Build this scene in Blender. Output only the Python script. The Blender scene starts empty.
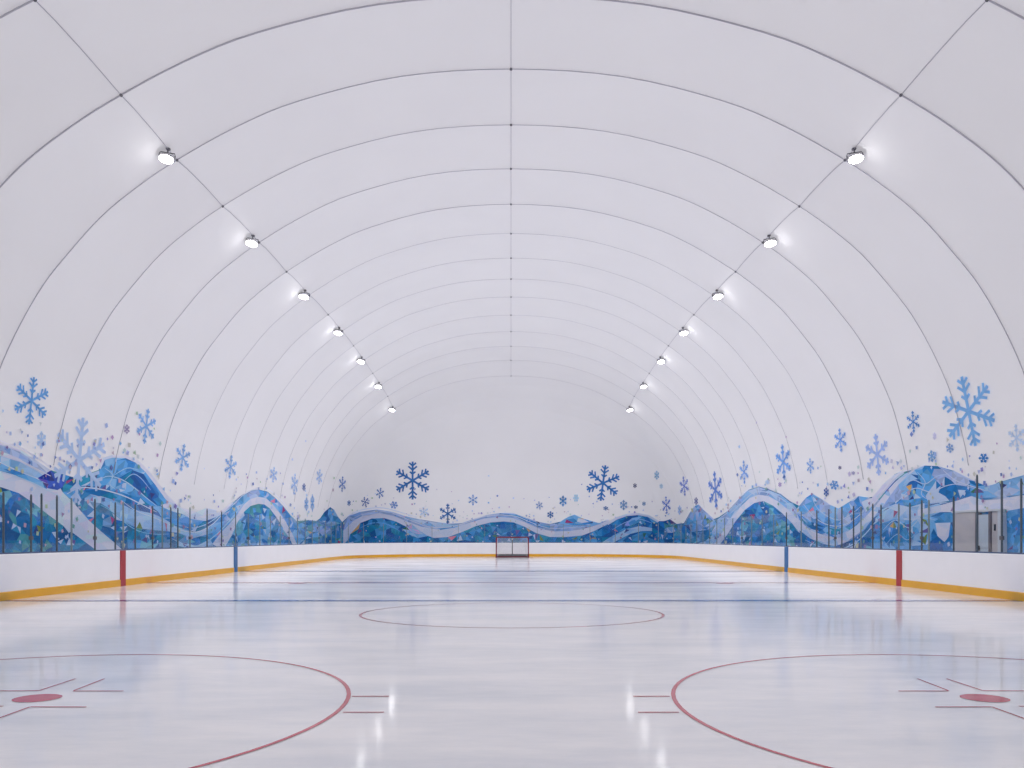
import bpy, bmesh, math, random
from mathutils import Vector, Matrix
from mathutils.bvhtree import BVHTree
from mathutils.geometry import delaunay_2d_cdt

sc = bpy.context.scene
COL = sc.collection
random.seed(7)

# ------------------------------------------------------------------ view
F = 850.0            # focal length in pixels of a 1024 px wide frame
VX, VY = 511.0, 538.0  # vanishing point of the rink axis
H = 1.4              # eye height
K = 13.16            # crown height above the eye


def s2l(c):
    c = c / 255.0
    return c / 12.92 if c <= 0.04045 else ((c + 0.055) / 1.055) ** 2.4


def rgb(r, g, b, k=1.0):
    return (min(1, s2l(r) * k), min(1, s2l(g) * k), min(1, s2l(b) * k), 1.0)


# ------------------------------------------------------------------ materials
def new_mat(name):
    m = bpy.data.materials.new(name)
    m.use_nodes = True
    nt = m.node_tree
    return m, nt, nt.nodes['Principled BSDF']


def simple(name, col, rough=0.5, metal=0.0, spec=0.5, noise=0.0, scale=8.0):
    m, nt, p = new_mat(name)
    p.inputs['Roughness'].default_value = rough
    p.inputs['Metallic'].default_value = metal
    p.inputs['Specular IOR Level'].default_value = spec
    if noise:
        tc = nt.nodes.new('ShaderNodeTexCoord')
        n = nt.nodes.new('ShaderNodeTexNoise')
        n.inputs['Scale'].default_value = scale
        n.inputs['Detail'].default_value = 4
        r = nt.nodes.new('ShaderNodeValToRGB')
        r.color_ramp.elements[0].position = 0.3
        r.color_ramp.elements[1].position = 0.7
        r.color_ramp.elements[0].color = tuple(c * (1 - noise) for c in col[:3]) + (1,)
        r.color_ramp.elements[1].color = col
        nt.links.new(tc.outputs['Object'], n.inputs['Vector'])
        nt.links.new(n.outputs['Fac'], r.inputs['Fac'])
        nt.links.new(r.outputs['Color'], p.inputs['Base Color'])
    else:
        p.inputs['Base Color'].default_value = col
    return m


def membrane_mat():
    m, nt, p = new_mat('white_pvc_membrane')
    p.inputs['Roughness'].default_value = 0.62
    p.inputs['Specular IOR Level'].default_value = 0.25
    tc = nt.nodes.new('ShaderNodeTexCoord')
    n = nt.nodes.new('ShaderNodeTexNoise')
    n.inputs['Scale'].default_value = 0.35
    n.inputs['Detail'].default_value = 5
    r = nt.nodes.new('ShaderNodeValToRGB')
    r.color_ramp.elements[0].position = 0.25
    r.color_ramp.elements[1].position = 0.75
    r.color_ramp.elements[0].color = (0.800, 0.793, 0.815, 1)
    r.color_ramp.elements[1].color = (0.835, 0.828, 0.845, 1)
    nt.links.new(tc.outputs['Object'], n.inputs['Vector'])
    nt.links.new(n.outputs['Fac'], r.inputs['Fac'])
    nt.links.new(r.outputs['Color'], p.inputs['Base Color'])
    n2 = nt.nodes.new('ShaderNodeTexNoise')
    n2.inputs['Scale'].default_value = 1.6
    n2.inputs['Detail'].default_value = 3
    b = nt.nodes.new('ShaderNodeBump')
    b.inputs['Strength'].default_value = 0.12
    b.inputs['Distance'].default_value = 0.06
    nt.links.new(tc.outputs['Object'], n2.inputs['Vector'])
    nt.links.new(n2.outputs['Fac'], b.inputs['Height'])
    nt.links.new(b.outputs['Normal'], p.inputs['Normal'])
    # thin white fabric lets some daylight through
    tl = nt.nodes.new('ShaderNodeBsdfTranslucent')
    tl.inputs['Color'].default_value = (0.90, 0.895, 0.91, 1)
    mx = nt.nodes.new('ShaderNodeMixShader')
    mx.inputs['Fac'].default_value = 0.14
    out = nt.nodes['Material Output']
    nt.links.new(p.outputs['BSDF'], mx.inputs[1])
    nt.links.new(tl.outputs['BSDF'], mx.inputs[2])
    nt.links.new(mx.outputs['Shader'], out.inputs['Surface'])
    return m


def ice_mat(name, base=None):
    """ice: pale, mottled, semi-gloss; painted markings pass their own base colour"""
    m, nt, p = new_mat(name)
    p.inputs['Specular IOR Level'].default_value = 0.2
    p.inputs['IOR'].default_value = 1.31
    tc = nt.nodes.new('ShaderNodeTexCoord')
    mp = nt.nodes.new('ShaderNodeMapping')
    mp.inputs['Scale'].default_value = (0.35, 1.0, 1.0)
    nt.links.new(tc.outputs['Object'], mp.inputs['Vector'])
    n = nt.nodes.new('ShaderNodeTexNoise')
    n.inputs['Scale'].default_value = 1.1
    n.inputs['Detail'].default_value = 8
    n.inputs['Roughness'].default_value = 0.68
    nt.links.new(mp.outputs['Vector'], n.inputs['Vector'])
    r = nt.nodes.new('ShaderNodeValToRGB')
    r.color_ramp.elements[0].position = 0.34
    r.color_ramp.elements[1].position = 0.62
    if base is None:
        c0, c1 = (0.76, 0.775, 0.82, 1), (0.93, 0.915, 0.925, 1)
    else:
        c0 = base
        c1 = tuple(min(1, c * 1.18 + 0.03) for c in base[:3]) + (1,)
    r.color_ramp.elements[0].color = c0
    r.color_ramp.elements[1].color = c1
    nt.links.new(n.outputs['Fac'], r.inputs['Fac'])
    nt.links.new(r.outputs['Color'], p.inputs['Base Color'])
    # scraped patches: roughness varies
    n3 = nt.nodes.new('ShaderNodeTexNoise')
    n3.inputs['Scale'].default_value = 0.8
    n3.inputs['Detail'].default_value = 6
    nt.links.new(mp.outputs['Vector'], n3.inputs['Vector'])
    mr = nt.nodes.new('ShaderNodeMapRange')
    mr.inputs['From Min'].default_value = 0.3
    mr.inputs['From Max'].default_value = 0.7
    mr.inputs['To Min'].default_value = 0.075
    mr.inputs['To Max'].default_value = 0.14
    nt.links.new(n3.outputs['Fac'], mr.inputs['Value'])
    nt.links.new(mr.outputs['Result'], p.inputs['Roughness'])
    n2 = nt.nodes.new('ShaderNodeTexNoise')
    n2.inputs['Scale'].default_value = 5.0
    n2.inputs['Detail'].default_value = 3
    nt.links.new(mp.outputs['Vector'], n2.inputs['Vector'])
    b = nt.nodes.new('ShaderNodeBump')
    b.inputs['Strength'].default_value = 0.05
    b.inputs['Distance'].default_value = 0.006
    nt.links.new(n2.outputs['Fac'], b.inputs['Height'])
    nt.links.new(b.outputs['Normal'], p.inputs['Normal'])
    return m


def glass_mat():
    m = bpy.data.materials.new('rink_glass')
    m.use_nodes = True
    nt = m.node_tree
    nt.nodes.clear()
    out = nt.nodes.new('ShaderNodeOutputMaterial')
    mix = nt.nodes.new('ShaderNodeMixShader')
    tr = nt.nodes.new('ShaderNodeBsdfTransparent')
    tr.inputs['Color'].default_value = (0.985, 0.992, 0.997, 1)
    gl = nt.nodes.new('ShaderNodeBsdfGlossy')
    gl.inputs['Roughness'].default_value = 0.03
    gl.inputs['Color'].default_value = (0.9, 0.95, 1, 1)
    lw = nt.nodes.new('ShaderNodeLayerWeight')
    lw.inputs['Blend'].default_value = 0.5
    pw = nt.nodes.new('ShaderNodeMath')
    pw.operation = 'POWER'
    pw.inputs[1].default_value = 4.0
    nt.links.new(lw.outputs['Facing'], pw.inputs[0])
    mr = nt.nodes.new('ShaderNodeMapRange')
    mr.inputs['To Min'].default_value = 0.02
    mr.inputs['To Max'].default_value = 0.3
    nt.links.new(pw.outputs[0], mr.inputs['Value'])
    nt.links.new(mr.outputs['Result'], mix.inputs['Fac'])
    nt.links.new(tr.outputs['BSDF'], mix.inputs[1])
    nt.links.new(gl.outputs['BSDF'], mix.inputs[2])
    nt.links.new(mix.outputs['Shader'], out.inputs['Surface'])
    return m


def print_mat(name):
    """ink printed on the membrane: colour stored per facet"""
    m, nt, p = new_mat(name)
    a = nt.nodes.new('ShaderNodeAttribute')
    a.attribute_name = 'ink'
    nt.links.new(a.outputs['Color'], p.inputs['Base Color'])
    p.inputs['Roughness'].default_value = 0.6
    p.inputs['Specular IOR Level'].default_value = 0.2
    return m


def emit_mat(name, col, s):
    m, nt, p = new_mat(name)
    p.inputs['Base Color'].default_value = (0.9, 0.9, 0.9, 1)
    p.inputs['Emission Color'].default_value = col
    p.inputs['Emission Strength'].default_value = s
    return m


M_MEM = membrane_mat()
M_ICE = ice_mat('ice')
M_RED = ice_mat('ice_paint_red', rgb(184, 84, 96))
M_REDL = ice_mat('ice_paint_faded_red', rgb(176, 96, 110))
M_BLUE = ice_mat('ice_paint_blue', rgb(52, 96, 168))
M_BOARD = simple('board_white_plastic', (0.93, 0.92, 0.935, 1), 0.35, noise=0.03, scale=1.5)
M_KICK = simple('kick_plate_yellow', rgb(232, 172, 34), 0.4, noise=0.08, scale=2.0)
M_RAIL = simple('slate_blue_rail', rgb(70, 92, 130), 0.4)
M_BM = simple('board_blue_mark', rgb(16, 98, 158), 0.4)
M_RM = simple('board_red_mark', rgb(170, 34, 44), 0.4)
M_POST = simple('dark_post_metal', rgb(92, 106, 118), 0.4, metal=0.5)
M_POSTL = simple('pale_post_metal', rgb(140, 158, 166), 0.4, metal=0.4)
M_GLASS = glass_mat()
M_CABLE = simple('grey_steel_cable', rgb(192, 190, 200), 0.6)
M_CLAMP = simple('dark_clamp', rgb(110, 110, 118), 0.5, metal=0.5)
M_HOUS = simple('lamp_housing_grey', rgb(110, 110, 116), 0.4, metal=0.6)
M_LENS = emit_mat('lamp_lens', (1, 0.99, 0.97, 1), 24.0)
M_PRINT = print_mat('printed_ink')
M_GOAL = simple('goal_red_pipe', rgb(128, 20, 44), 0.35)
M_NET = simple('goal_net_white', rgb(205, 205, 212), 0.8)
M_PAD = simple('goal_skirt_grey', rgb(120, 122, 124), 0.7)
M_WALK = simple('rubber_walkway', rgb(120, 124, 132), 0.8, noise=0.1)
M_DOOR = simple('door_panel_beige_grey', rgb(206, 200, 200), 0.5, noise=0.04)
M_DOORL = simple('door_leaf_pale_blue', rgb(206, 218, 228), 0.4)
M_DOORF = simple('door_frame_silver', rgb(216, 220, 224), 0.35, metal=0.2)
M_DOORD = simple('door_dark_gap', rgb(120, 112, 118), 0.6)
M_BLACK = simple('handle_dark', rgb(40, 40, 44), 0.4, metal=0.5)


# ------------------------------------------------------------------ helpers
def link(name, me, mat=None, parent=None):
    o = bpy.data.objects.new(name, me)
    COL.objects.link(o)
    if mat is not None:
        if isinstance(mat, (list, tuple)):
            for x in mat:
                me.materials.append(x)
        else:
            me.materials.append(mat)
    if parent is not None:
        o.parent = parent
    return o


def obj(name, bm, mat=None, parent=None, smooth=False):
    me = bpy.data.meshes.new(name)
    bm.to_mesh(me)
    bm.free()
    if smooth:
        for p in me.polygons:
            p.use_smooth = True
    return link(name, me, mat, parent)


def tag(o, label=None, cat=None, group=None, kind=None):
    if label:
        o['label'] = label
    if cat:
        o['category'] = cat
    if group:
        o['group'] = group
    if kind:
        o['kind'] = kind
    return o


def empty(name, loc=(0, 0, 0)):
    o = bpy.data.objects.new(name, None)
    o.location = loc
    o.empty_display_size = 0.2
    COL.objects.link(o)
    return o


def add_box(bm, x0, x1, y0, y1, z0, z1, mi=0):
    vs = [bm.verts.new(p) for p in ((x0, y0, z0), (x1, y0, z0), (x1, y1, z0), (x0, y1, z0),
                                    (x0, y0, z1), (x1, y0, z1), (x1, y1, z1), (x0, y1, z1))]
    for f in ((0, 3, 2, 1), (4, 5, 6, 7), (0, 1, 5, 4), (1, 2, 6, 5), (2, 3, 7, 6), (3, 0, 4, 7)):
        fc = bm.faces.new([vs[i] for i in f])
        fc.material_index = mi
    return vs


def add_tube(bm, pts, r, seg=6, closed=False):
    pts = [Vector(p) for p in pts]
    n = len(pts)
    rings = []
    up = Vector((0, 0, 1))
    prev = None
    for i, p in enumerate(pts):
        a = pts[(i - 1) % n] if (i or closed) else p
        b = pts[(i + 1) % n] if (i < n - 1 or closed) else p
        d = (b - a).normalized()
        if prev is None:
            s = d.cross(up)
            if s.length < 1e-3:
                s = d.cross(Vector((1, 0, 0)))
            s.normalize()
        else:
            s = (prev - d * prev.dot(d)).normalized()
        prev = s
        t = d.cross(s).normalized()
        rings.append([bm.verts.new(p + (s * math.cos(2 * math.pi * k / seg) + t * math.sin(2 * math.pi * k / seg)) * r)
                      for k in range(seg)])
    m = n if closed else n - 1
    for i in range(m):
        A, B = rings[i], rings[(i + 1) % n]
        for k in range(seg):
            bm.faces.new((A[k], A[(k + 1) % seg], B[(k + 1) % seg], B[k]))
    if not closed:
        bm.faces.new(rings[0][::-1])
        bm.faces.new(rings[-1])


def sweep(bm, path, prof, mi=0):
    """sweep a closed profile of (offset outward, height) along a path of (x, y, nx, ny)"""
    rings = [[bm.verts.new((x + nx * o, y + ny * o, h)) for o, h in prof] for x, y, nx, ny in path]
    m = len(prof)
    for A, B in zip(rings, rings[1:]):
        for k in range(m):
            f = bm.faces.new((A[k], A[(k + 1) % m], B[(k + 1) % m], B[k]))
            f.material_index = mi
    bm.faces.new(rings[0][::-1])
    bm.faces.new(rings[-1])
    bmesh.ops.recalc_face_normals(bm, faces=bm.faces[:])


def lerp_table(t, x):
    if x <= t[0][0]:
        return t[0][1]
    for (a, va), (b, vb) in zip(t, t[1:]):
        if x <= b:
            return va + (vb - va) * (x - a) / (b - a)
    return t[-1][1]


# ------------------------------------------------------------------ the air dome
SEC = [(1.035, -0.1064), (1.037, 0.0), (1.033, 0.1), (1.021, 0.2), (1.004, 0.28), (0.982, 0.36), (0.945, 0.45),
       (0.898, 0.54), (0.848, 0.61), (0.787, 0.685), (0.722, 0.745), (0.643, 0.805), (0.525, 0.878), (0.404, 0.933),
       (0.213, 0.984), (0.0, 1.0)]


def catmull(P, n):
    out = []
    Q = [(2 * P[0][0] - P[1][0], 2 * P[0][1] - P[1][1])] + P + [(-P[-2][0], P[-2][1])]
    for i in range(1, len(Q) - 2):
        for k in range(n):
            t = k / n
            r = []
            for c in (0, 1):
                a, b, d, e = Q[i - 1][c], Q[i][c], Q[i + 1][c], Q[i + 2][c]
                r.append(0.5 * (2 * b + (d - a) * t + (2 * a - 5 * b + 4 * d - e) * t * t + (3 * b - a - 3 * d + e) * t ** 3))
            out.append(tuple(r))
    out.append(P[-1])
    return out


HALF = catmull(SEC, 4)
FULL = HALF + [(-x, y) for x, y in HALF[-2::-1]]
NF = len(FULL)
W_T = [(-9, 1.32), (-1, 1.25), (0, 1.15), (1, 1.11), (2, 1.08), (3, 1.05), (4, 1.03), (5, 1.015), (6, 1.0), (13, 1.0),
       (13.7, 0.99), (14.2, 0.972), (14.5, 0.945), (14.65, 0.92), (14.74, 0.895), (14.79, 0.87), (14.8, 0.85)]
H_T = [(8, 1.0), (9, 0.99), (10, 0.978), (11, 0.965), (12, 0.948), (13, 0.915), (13.4, 0.885), (13.8, 0.838), (14.1, 0.782), (14.35, 0.712), (14.55, 0.63),
       (14.68, 0.545), (14.75, 0.46), (14.79, 0.37), (14.8, 0.30)]


def zn(n):
    return F * K * (1.84 + 0.2875 * n) * 1e-3


def dome_pt(n, sx, sy, pillow=True):
    w, h = lerp_table(W_T, n), lerp_table(H_T, n)
    zs = (sy * K + H)
    x, z = sx * K * w, zs * h
    if pillow and n < 13:
        u = n - math.floor(n)
        b = 0.17 * (1 - abs(2 * u - 1) ** 2.2)
        fade = max(0.0, min(1.0, (sy - 0.16) / 0.3))
        d = Vector((sx, 0, sy + 0.3)).normalized()
        x += d.x * b * fade
        z += d.z * b * fade
    return Vector((x, zn(n), z))


ns = []
n = -9.0
while n < 13 - 1e-6:
    ns.append(round(n, 4))
    n += 0.125
ns += [13, 13.2, 13.4, 13.6, 13.8, 13.95, 14.1, 14.23, 14.35, 14.45, 14.55, 14.62, 14.68, 14.72, 14.75, 14.77, 14.79, 14.8]
rings = [[dome_pt(nn, x, y) for x, y in FULL] for nn in ns]
SPLIT = 22     # section index up to which the shell counts as the side wall (about 6 m up)
BACK = ns.index(14.1)


def grid_mesh(name, ring_ids, cols, extra=None):
    me = bpy.data.meshes.new(name)
    vs, fs = [], []
    for r in ring_ids:
        for c in cols:
            vs.append(rings[r][c])
    m = len(cols)
    for i in range(len(ring_ids) - 1):
        for j in range(m - 1):
            a = i * m + j
            fs.append((a, a + m, a + m + 1, a + 1))
    if extra:
        off = len(vs)
        vs += extra[0]
        fs += [tuple(k + off for k in f) for f in extra[1]]
    me.from_pydata([tuple(v) for v in vs], [], fs)
    me.validate()
    for p in me.polygons:
        p.use_smooth = True
    me.set_sharp_from_angle(angle=math.radians(9 if name in ('wall_left', 'wall_right', 'ceiling') else 35))
    return me


# flat end faces
def cap(ring, y, bulge):
    vs, fs = [], []
    c = Vector((0, y, 3.0))
    steps = [1.0, 0.94, 0.86, 0.72, 0.5, 0.25]
    for s in steps:
        for p in ring:
            q = Vector((p.x * s, y + bulge * (1 - s) ** 0.5, p.z if False else (p.z * s)))
            vs.append(q)
    m = len(ring)
    for i in range(len(steps) - 1):
        for j in range(m - 1):
            a = i * m + j
            fs.append((a, a + m, a + m + 1, a + 1))
    vs.append(Vector((0, y + bulge, 0)))
    k = len(vs) - 1
    a = (len(steps) - 1) * m
    for j in range(m - 1):
        fs.append((a + j, k, a + j + 1))
    return vs, fs


allr = list(range(len(ns)))
side = allr[:BACK + 1]
w_left = link('wall_left', grid_mesh('wall_left', side, list(range(NF - 1 - SPLIT, NF))), M_MEM)
w_right = link('wall_right', grid_mesh('wall_right', side, list(range(0, SPLIT + 1))), M_MEM)
ceil_ = link('ceiling', grid_mesh('ceiling', side, list(range(SPLIT, NF - SPLIT))), M_MEM)
w_back = link('wall_back', grid_mesh('wall_back', allr[BACK:], list(range(NF)), cap(rings[-1], zn(14.8), 0.03)), M_MEM)
w_front = link('wall_front', grid_mesh('wall_front', [0], list(range(NF)), cap(rings[0], zn(-9), -0.3)), M_MEM)
for o in (w_left, w_right, ceil_, w_back, w_front):
    o['kind'] = 'structure'

# one tree of the whole inner face, used to lay prints and cables on it
tv, tf = [], []
for o in (w_left, w_right, ceil_, w_back):
    b = len(tv)
    tv += [v.co.copy() for v in o.data.vertices]
    tf += [tuple(i + b for i in p.vertices) for p in o.data.polygons]
BVH = BVHTree.FromPolygons(tv, tf)
EYE = Vector((0, 0, H))


def on_shell(px, py, off=0.02):
    """the place on the membrane that the photograph shows at (px, py)"""
    d = Vector(((px - VX) / F, 1.0, (VY - py) / F)).normalized()
    hit, nor, _, _ = BVH.ray_cast(EYE, d, 200)
    if hit is None:
        return EYE + d * 60
    if nor.dot(d) > 0:
        nor = -nor
    return hit + nor * off


# ------------------------------------------------------------------ printed mural
# outlines of the printed bands, in photograph pixels, painter's order
BL = [(1184, 640), (-160, 640)]
def below(pts):
    """region from a ridge line down to the foot of the wall"""
    return pts + [(pts[-1][0], 640), (pts[0][0], 640)]


def band(up, lo):
    return up + lo[::-1]


DEEP = [(28, 92, 160), (22, 104, 166), (40, 116, 176), (30, 84, 150), (52, 128, 182), (24, 120, 160), (70, 140, 190)]
MID = [(66, 134, 190), (88, 152, 204), (110, 168, 214), (52, 120, 182), (80, 146, 196), (128, 178, 218), (60, 126, 190)]
LITE = [(150, 184, 218), (170, 196, 226), (136, 176, 214), (186, 204, 230), (120, 168, 210), (160, 196, 222)]
PALE = [(200, 210, 230), (210, 216, 234), (190, 206, 226), (216, 218, 232), (196, 214, 222), (206, 206, 228)]
WHITE = [(216, 219, 236), (210, 215, 235), (222, 222, 236), (204, 214, 234)]
TEAL = [(26, 100, 156), (30, 120, 162), (44, 134, 168), (22, 84, 140), (70, 140, 150), (36, 110, 178), (96, 160, 180), (20, 94, 150)]
MIX = TEAL + DEEP + [(60, 110, 150), (110, 150, 190), (90, 130, 170)]
GREYB = [(140, 160, 198), (150, 172, 208), (128, 156, 200), (160, 176, 206), (116, 150, 196)]
GEM = [(28, 50, 150), (44, 62, 166), (60, 90, 180), (90, 80, 170)]

# ridge line of all printed hills, left to right
L_RIDGE = [(-160, 400), (-110, 405), (-60, 418), (0, 443), (20, 450), (34, 459), (50, 470), (75, 478), (98, 470), (103, 460), (112, 457), (125, 457.5), (135, 462),
           (145, 471), (155, 484), (165, 497), (176, 508), (190, 516), (205, 518.5), (220, 514), (230, 505), (240, 496),
           (248.6, 491), (258, 489.5), (267, 491.5), (275, 498), (282.5, 505.6), (290, 515), (296, 521), (308, 520),
           (316, 521), (320, 518), (324, 512), (330, 507), (334, 510), (338, 517), (342, 522), (349, 515.6), (360, 511.7), (376, 509.4),
           (391, 511.5), (405, 516), (421, 519.5), (437, 522), (449, 523.5), (462, 523), (474, 519), (487, 515), (500, 513),
           (513, 513), (527, 518), (539, 522), (550, 524), (561, 521.5), (568, 517), (574.5, 514.5), (583, 518.5), (593, 521.5),
           (602, 524), (609, 522.5), (617, 518.5), (627, 515.5), (638, 514.5), (648, 516.5), (657, 521), (664, 521), (670, 519), (677, 524),
           (684, 523), (691, 511), (695, 506), (699, 504.5), (704, 510), (709, 514.5), (714, 519), (719, 517), (728, 511), (739, 499), (748, 490),
           (759, 486.5), (768, 489), (781, 494), (790, 501), (800, 506), (806, 498), (812.5, 493.5), (822, 499), (831, 505),
           (839, 508.5), (851, 501), (859, 496), (869, 497.5), (876, 496), (885, 484), (895, 474), (902, 471), (915, 470), (925, 465.5),
           (938, 466), (955, 471), (975, 481), (989, 487), (999, 482), (1024, 475), (1070, 462), (1120, 452), (1184, 448)]
REG = []   # (polygon, palette, cell scale)
REG.append((below(L_RIDGE), MIX, 1.0))
# --- far left sweeps
REG.append((below([(-160, 400), (-110, 405), (-60, 418), (0, 443), (20, 450), (34, 459), (50, 470), (62, 492), (75, 505), (95, 528), (118, 548)]), PALE, 1.4))
REG.append((band([(-160, 404), (-60, 422), (0, 445), (20, 452), (36, 463), (46, 472)], [(-160, 414), (-60, 430), (0, 451), (18, 458), (32, 467), (44, 474)]), GREYB, 1.2))
REG.append((band([(-160, 424), (-60, 440), (0, 456), (20, 462), (38, 472), (46, 478)], [(-160, 432), (-60, 448), (0, 462), (18, 471), (34, 477), (46, 480)]), LITE, 1.2))
REG.append((band([(-160, 434), (-60, 450), (0, 463), (14, 470), (32, 477), (48, 484)], [(-160, 440), (-60, 458), (0, 471), (14, 475), (30, 482), (46, 489)]), MID, 1.2))
REG.append((below([(-160, 468), (-60, 474), (0, 487), (18, 493), (33, 503), (48, 515), (63, 526), (78, 537), (94, 549)]), TEAL, 1.3))
REG.append(([(37, 478), (44, 474), (50, 470.5), (56, 474), (61, 473), (62, 478), (65.5, 481), (62, 487), (57, 490), (46, 488), (42, 482)], GEM, 1.6))
# --- first left wave
REG.append((below([(62, 492), (80, 486), (96, 478), (99, 468), (103, 460), (112, 457), (125, 457.5), (135, 462), (145, 471), (155, 484), (165, 497), (176, 508),
                   (190, 516), (205, 518.5), (205, 520), (190, 531), (172, 524), (162, 519), (150, 513), (131, 509), (112, 500), (90, 495), (75, 503)])[:-2], MID, 1.7))
REG.append(([(75, 503), (90, 495), (112, 500), (131, 509), (150, 513), (162, 519), (158, 512), (140, 498), (120, 492), (100, 489), (84, 490)], DEEP, 1.4))
REG.append(([(118, 478), (132, 470), (143, 474), (150, 485), (158, 497), (168, 508), (158, 506), (146, 498), (134, 488)], DEEP, 1.4))
REG.append((below([(75, 503), (90, 494), (112, 500), (131, 509), (150, 513), (172, 526), (190, 534), (200, 536), (200, 548), (118, 548), (95, 528)])[:-2], MIX, 1.0))
REG.append((band([(84, 498), (100, 496), (112.5, 499.5), (131, 509), (150, 513), (162.5, 518), (175, 526), (194, 533), (209, 527), (222, 516)],
                 [(84, 501), (100, 503), (109, 509), (122, 521), (136, 528), (151, 530), (166, 531), (178, 533), (194, 538), (211, 533), (224, 521)]), LITE, 1.3))
REG.append((band([(88, 520), (100, 531), (112, 541), (122, 550)], [(78, 523), (90, 535), (100, 543), (108, 550)]), PALE, 1.2))
# white outline along the first crest
REG.append((band([(98, 468), (102, 458), (112, 455), (126, 455.5), (137, 460), (147, 469), (157, 482), (167, 495), (178, 506), (191, 514), (205, 516), (219, 512), (232, 502)],
                 [(100, 469), (104, 460), (112, 457.5), (125, 458), (135, 462.5), (145, 472), (155, 485), (165, 499), (177, 511), (191, 519), (205, 521), (221, 515), (233, 504)]), WHITE, 1.2))
REG.append((band([(160, 505), (170, 502), (182, 508), (196, 512), (206, 508), (216, 510)], [(164, 508), (174, 512), (186, 515), (198, 517), (208, 514), (216, 513)]), PALE, 1.2))
REG.append((band([(178, 541), (196, 546), (212, 538), (226, 525), (236, 514)], [(178, 546), (196, 550), (214, 543), (229, 529), (238, 517)]), LITE, 1.0))
# --- second left wave with white arc
W2O = [(206, 532), (220, 515.5), (230, 506), (240, 497), (248.6, 491.5), (258, 490), (267, 492), (275, 498.5), (282.5, 506), (290, 516), (297, 526), (304, 540)]
W2M = [(212, 544), (220, 533), (228, 525), (237, 514.5), (243.4, 504.5), (250, 499), (257.8, 496.7), (265.6, 498), (272, 504), (278.6, 512), (285, 521), (291.6, 533), (297, 545)]
W2I = [(222, 550), (230.4, 537), (237, 522.5), (243.4, 512), (250, 506), (257.8, 503.8), (264, 504.4), (269.5, 508.5), (276, 517), (282.5, 527.7), (289, 538), (294, 548)]
REG.append((band(W2O, W2M), GREYB + MID, 1.1))
REG.append((band(W2M, W2I), WHITE, 1.2))
REG.append((W2I, TEAL + MID, 1.0))
# --- small left mountain in the corner
REG.append(([(318, 522), (320, 518), (324, 512), (330, 507), (334, 510), (338, 517), (342, 523), (334, 521), (326, 524)], MID + DEEP, 1.0))
REG.append(([(298, 524), (308, 521), (316, 523), (326, 526), (338, 524), (340, 538), (322, 536), (302, 540)], GREYB + MID + TEAL, 0.9))
# --- back wall bands
BWR = [(343, 523), (349, 515.6), (360, 511.7), (376, 509.4), (391, 511.5), (405, 516), (421, 519.5), (437, 522), (449, 523.5), (462, 523), (474, 519),
       (487, 515), (500, 513), (513, 513), (527, 518), (539, 522), (550, 524), (565, 523), (583, 523), (602, 524)]
BWU = [(343, 531), (353, 521), (362, 516), (379, 513), (394, 516), (408, 522), (422, 527), (440, 530), (455, 527.5), (470, 522.5), (484, 518.5),
       (498, 517), (512, 518), (524, 522), (540, 529), (555, 531.5), (570, 531), (583, 529), (597, 525), (608, 519)]
BWL = [(343, 545), (350, 534), (360, 523), (372, 518.5), (384, 518), (396, 521.5), (408, 527.5), (420, 533), (434, 538), (448, 537), (462, 532),
       (476, 526), (490, 522.5), (504, 521.5), (514, 522.5), (524, 526.5), (536, 533), (550, 537), (566, 537), (582, 535.5), (594, 531), (610, 523)]
REG.append((band(BWR, BWU), GREYB, 1.2))
REG.append(([(405, 517), (421, 520), (437, 523), (449, 524.5), (462, 524), (466, 524), (455, 527.5), (440, 530), (422, 527), (408, 522)], LITE, 1.2))
REG.append((band([(430, 529), (445, 527), (458, 526)], [(432, 532), (447, 531), (458, 528)]), MID, 1.0))
REG.append((band([(380, 511.5), (396, 514), (412, 520), (426, 525), (440, 529)], [(380, 513), (396, 516.5), (410, 523), (424, 528), (440, 531)]), GREYB, 1.0))
REG.append((band([(504, 514), (516, 514.5), (528, 519.5), (540, 524), (550, 526)], [(504, 515.5), (516, 517), (527, 522.5), (540, 527.5), (550, 529)]), MID, 1.0))
REG.append((band(BWU, BWL), WHITE, 1.2))
REG.append(([(558, 523.5), (563, 520), (568, 517), (574.5, 514.5), (583, 518.5), (593, 521.5), (602, 524), (590, 525.5), (572, 525.5)], MID, 1.3))
REG.append(([(578, 518), (584, 519.5), (589, 522), (582, 523), (577, 521.5)], PALE, 1.2))
REG.append((band(BWL, [(343, 560), (420, 560), (520, 560), (610, 560)]), DEEP + TEAL[:4], 1.1))
REG.append(([(402, 529), (412, 524), (420, 531), (428, 536), (418, 538), (408, 534)], LITE + [(190, 160, 200)], 0.8))
# --- arch at the right of the back wall
REG.append((below([(602, 528), (609, 523), (617, 518.5), (627, 515.5), (638, 514.5), (648, 516.5), (657, 521), (664, 530)]), DEEP, 1.2))
REG.append(([(625, 524), (632, 518), (642, 516.5), (636, 521), (630, 526), (624, 527)], MID + [(130, 150, 210)], 1.0))
REG.append((band([(607, 523), (617, 517), (627, 513.8), (638, 513), (649, 515), (659, 521)], [(608, 525), (617, 519.5), (627, 516), (638, 515), (648, 517), (658, 522.5)]), PALE, 1.0))
REG.append((band([(598, 545), (612, 536), (626, 529), (640, 526), (652, 528)], [(604, 548), (618, 540), (630, 534), (642, 531), (652, 531)]), LITE, 0.9))
# --- right corner mountain
REG.append(([(684, 525), (691, 511.5), (695, 506), (699, 504.5), (704, 510), (709, 514.5), (714, 519), (717, 524), (708, 530), (692, 532)], MID + GREYB, 1.0))
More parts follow.
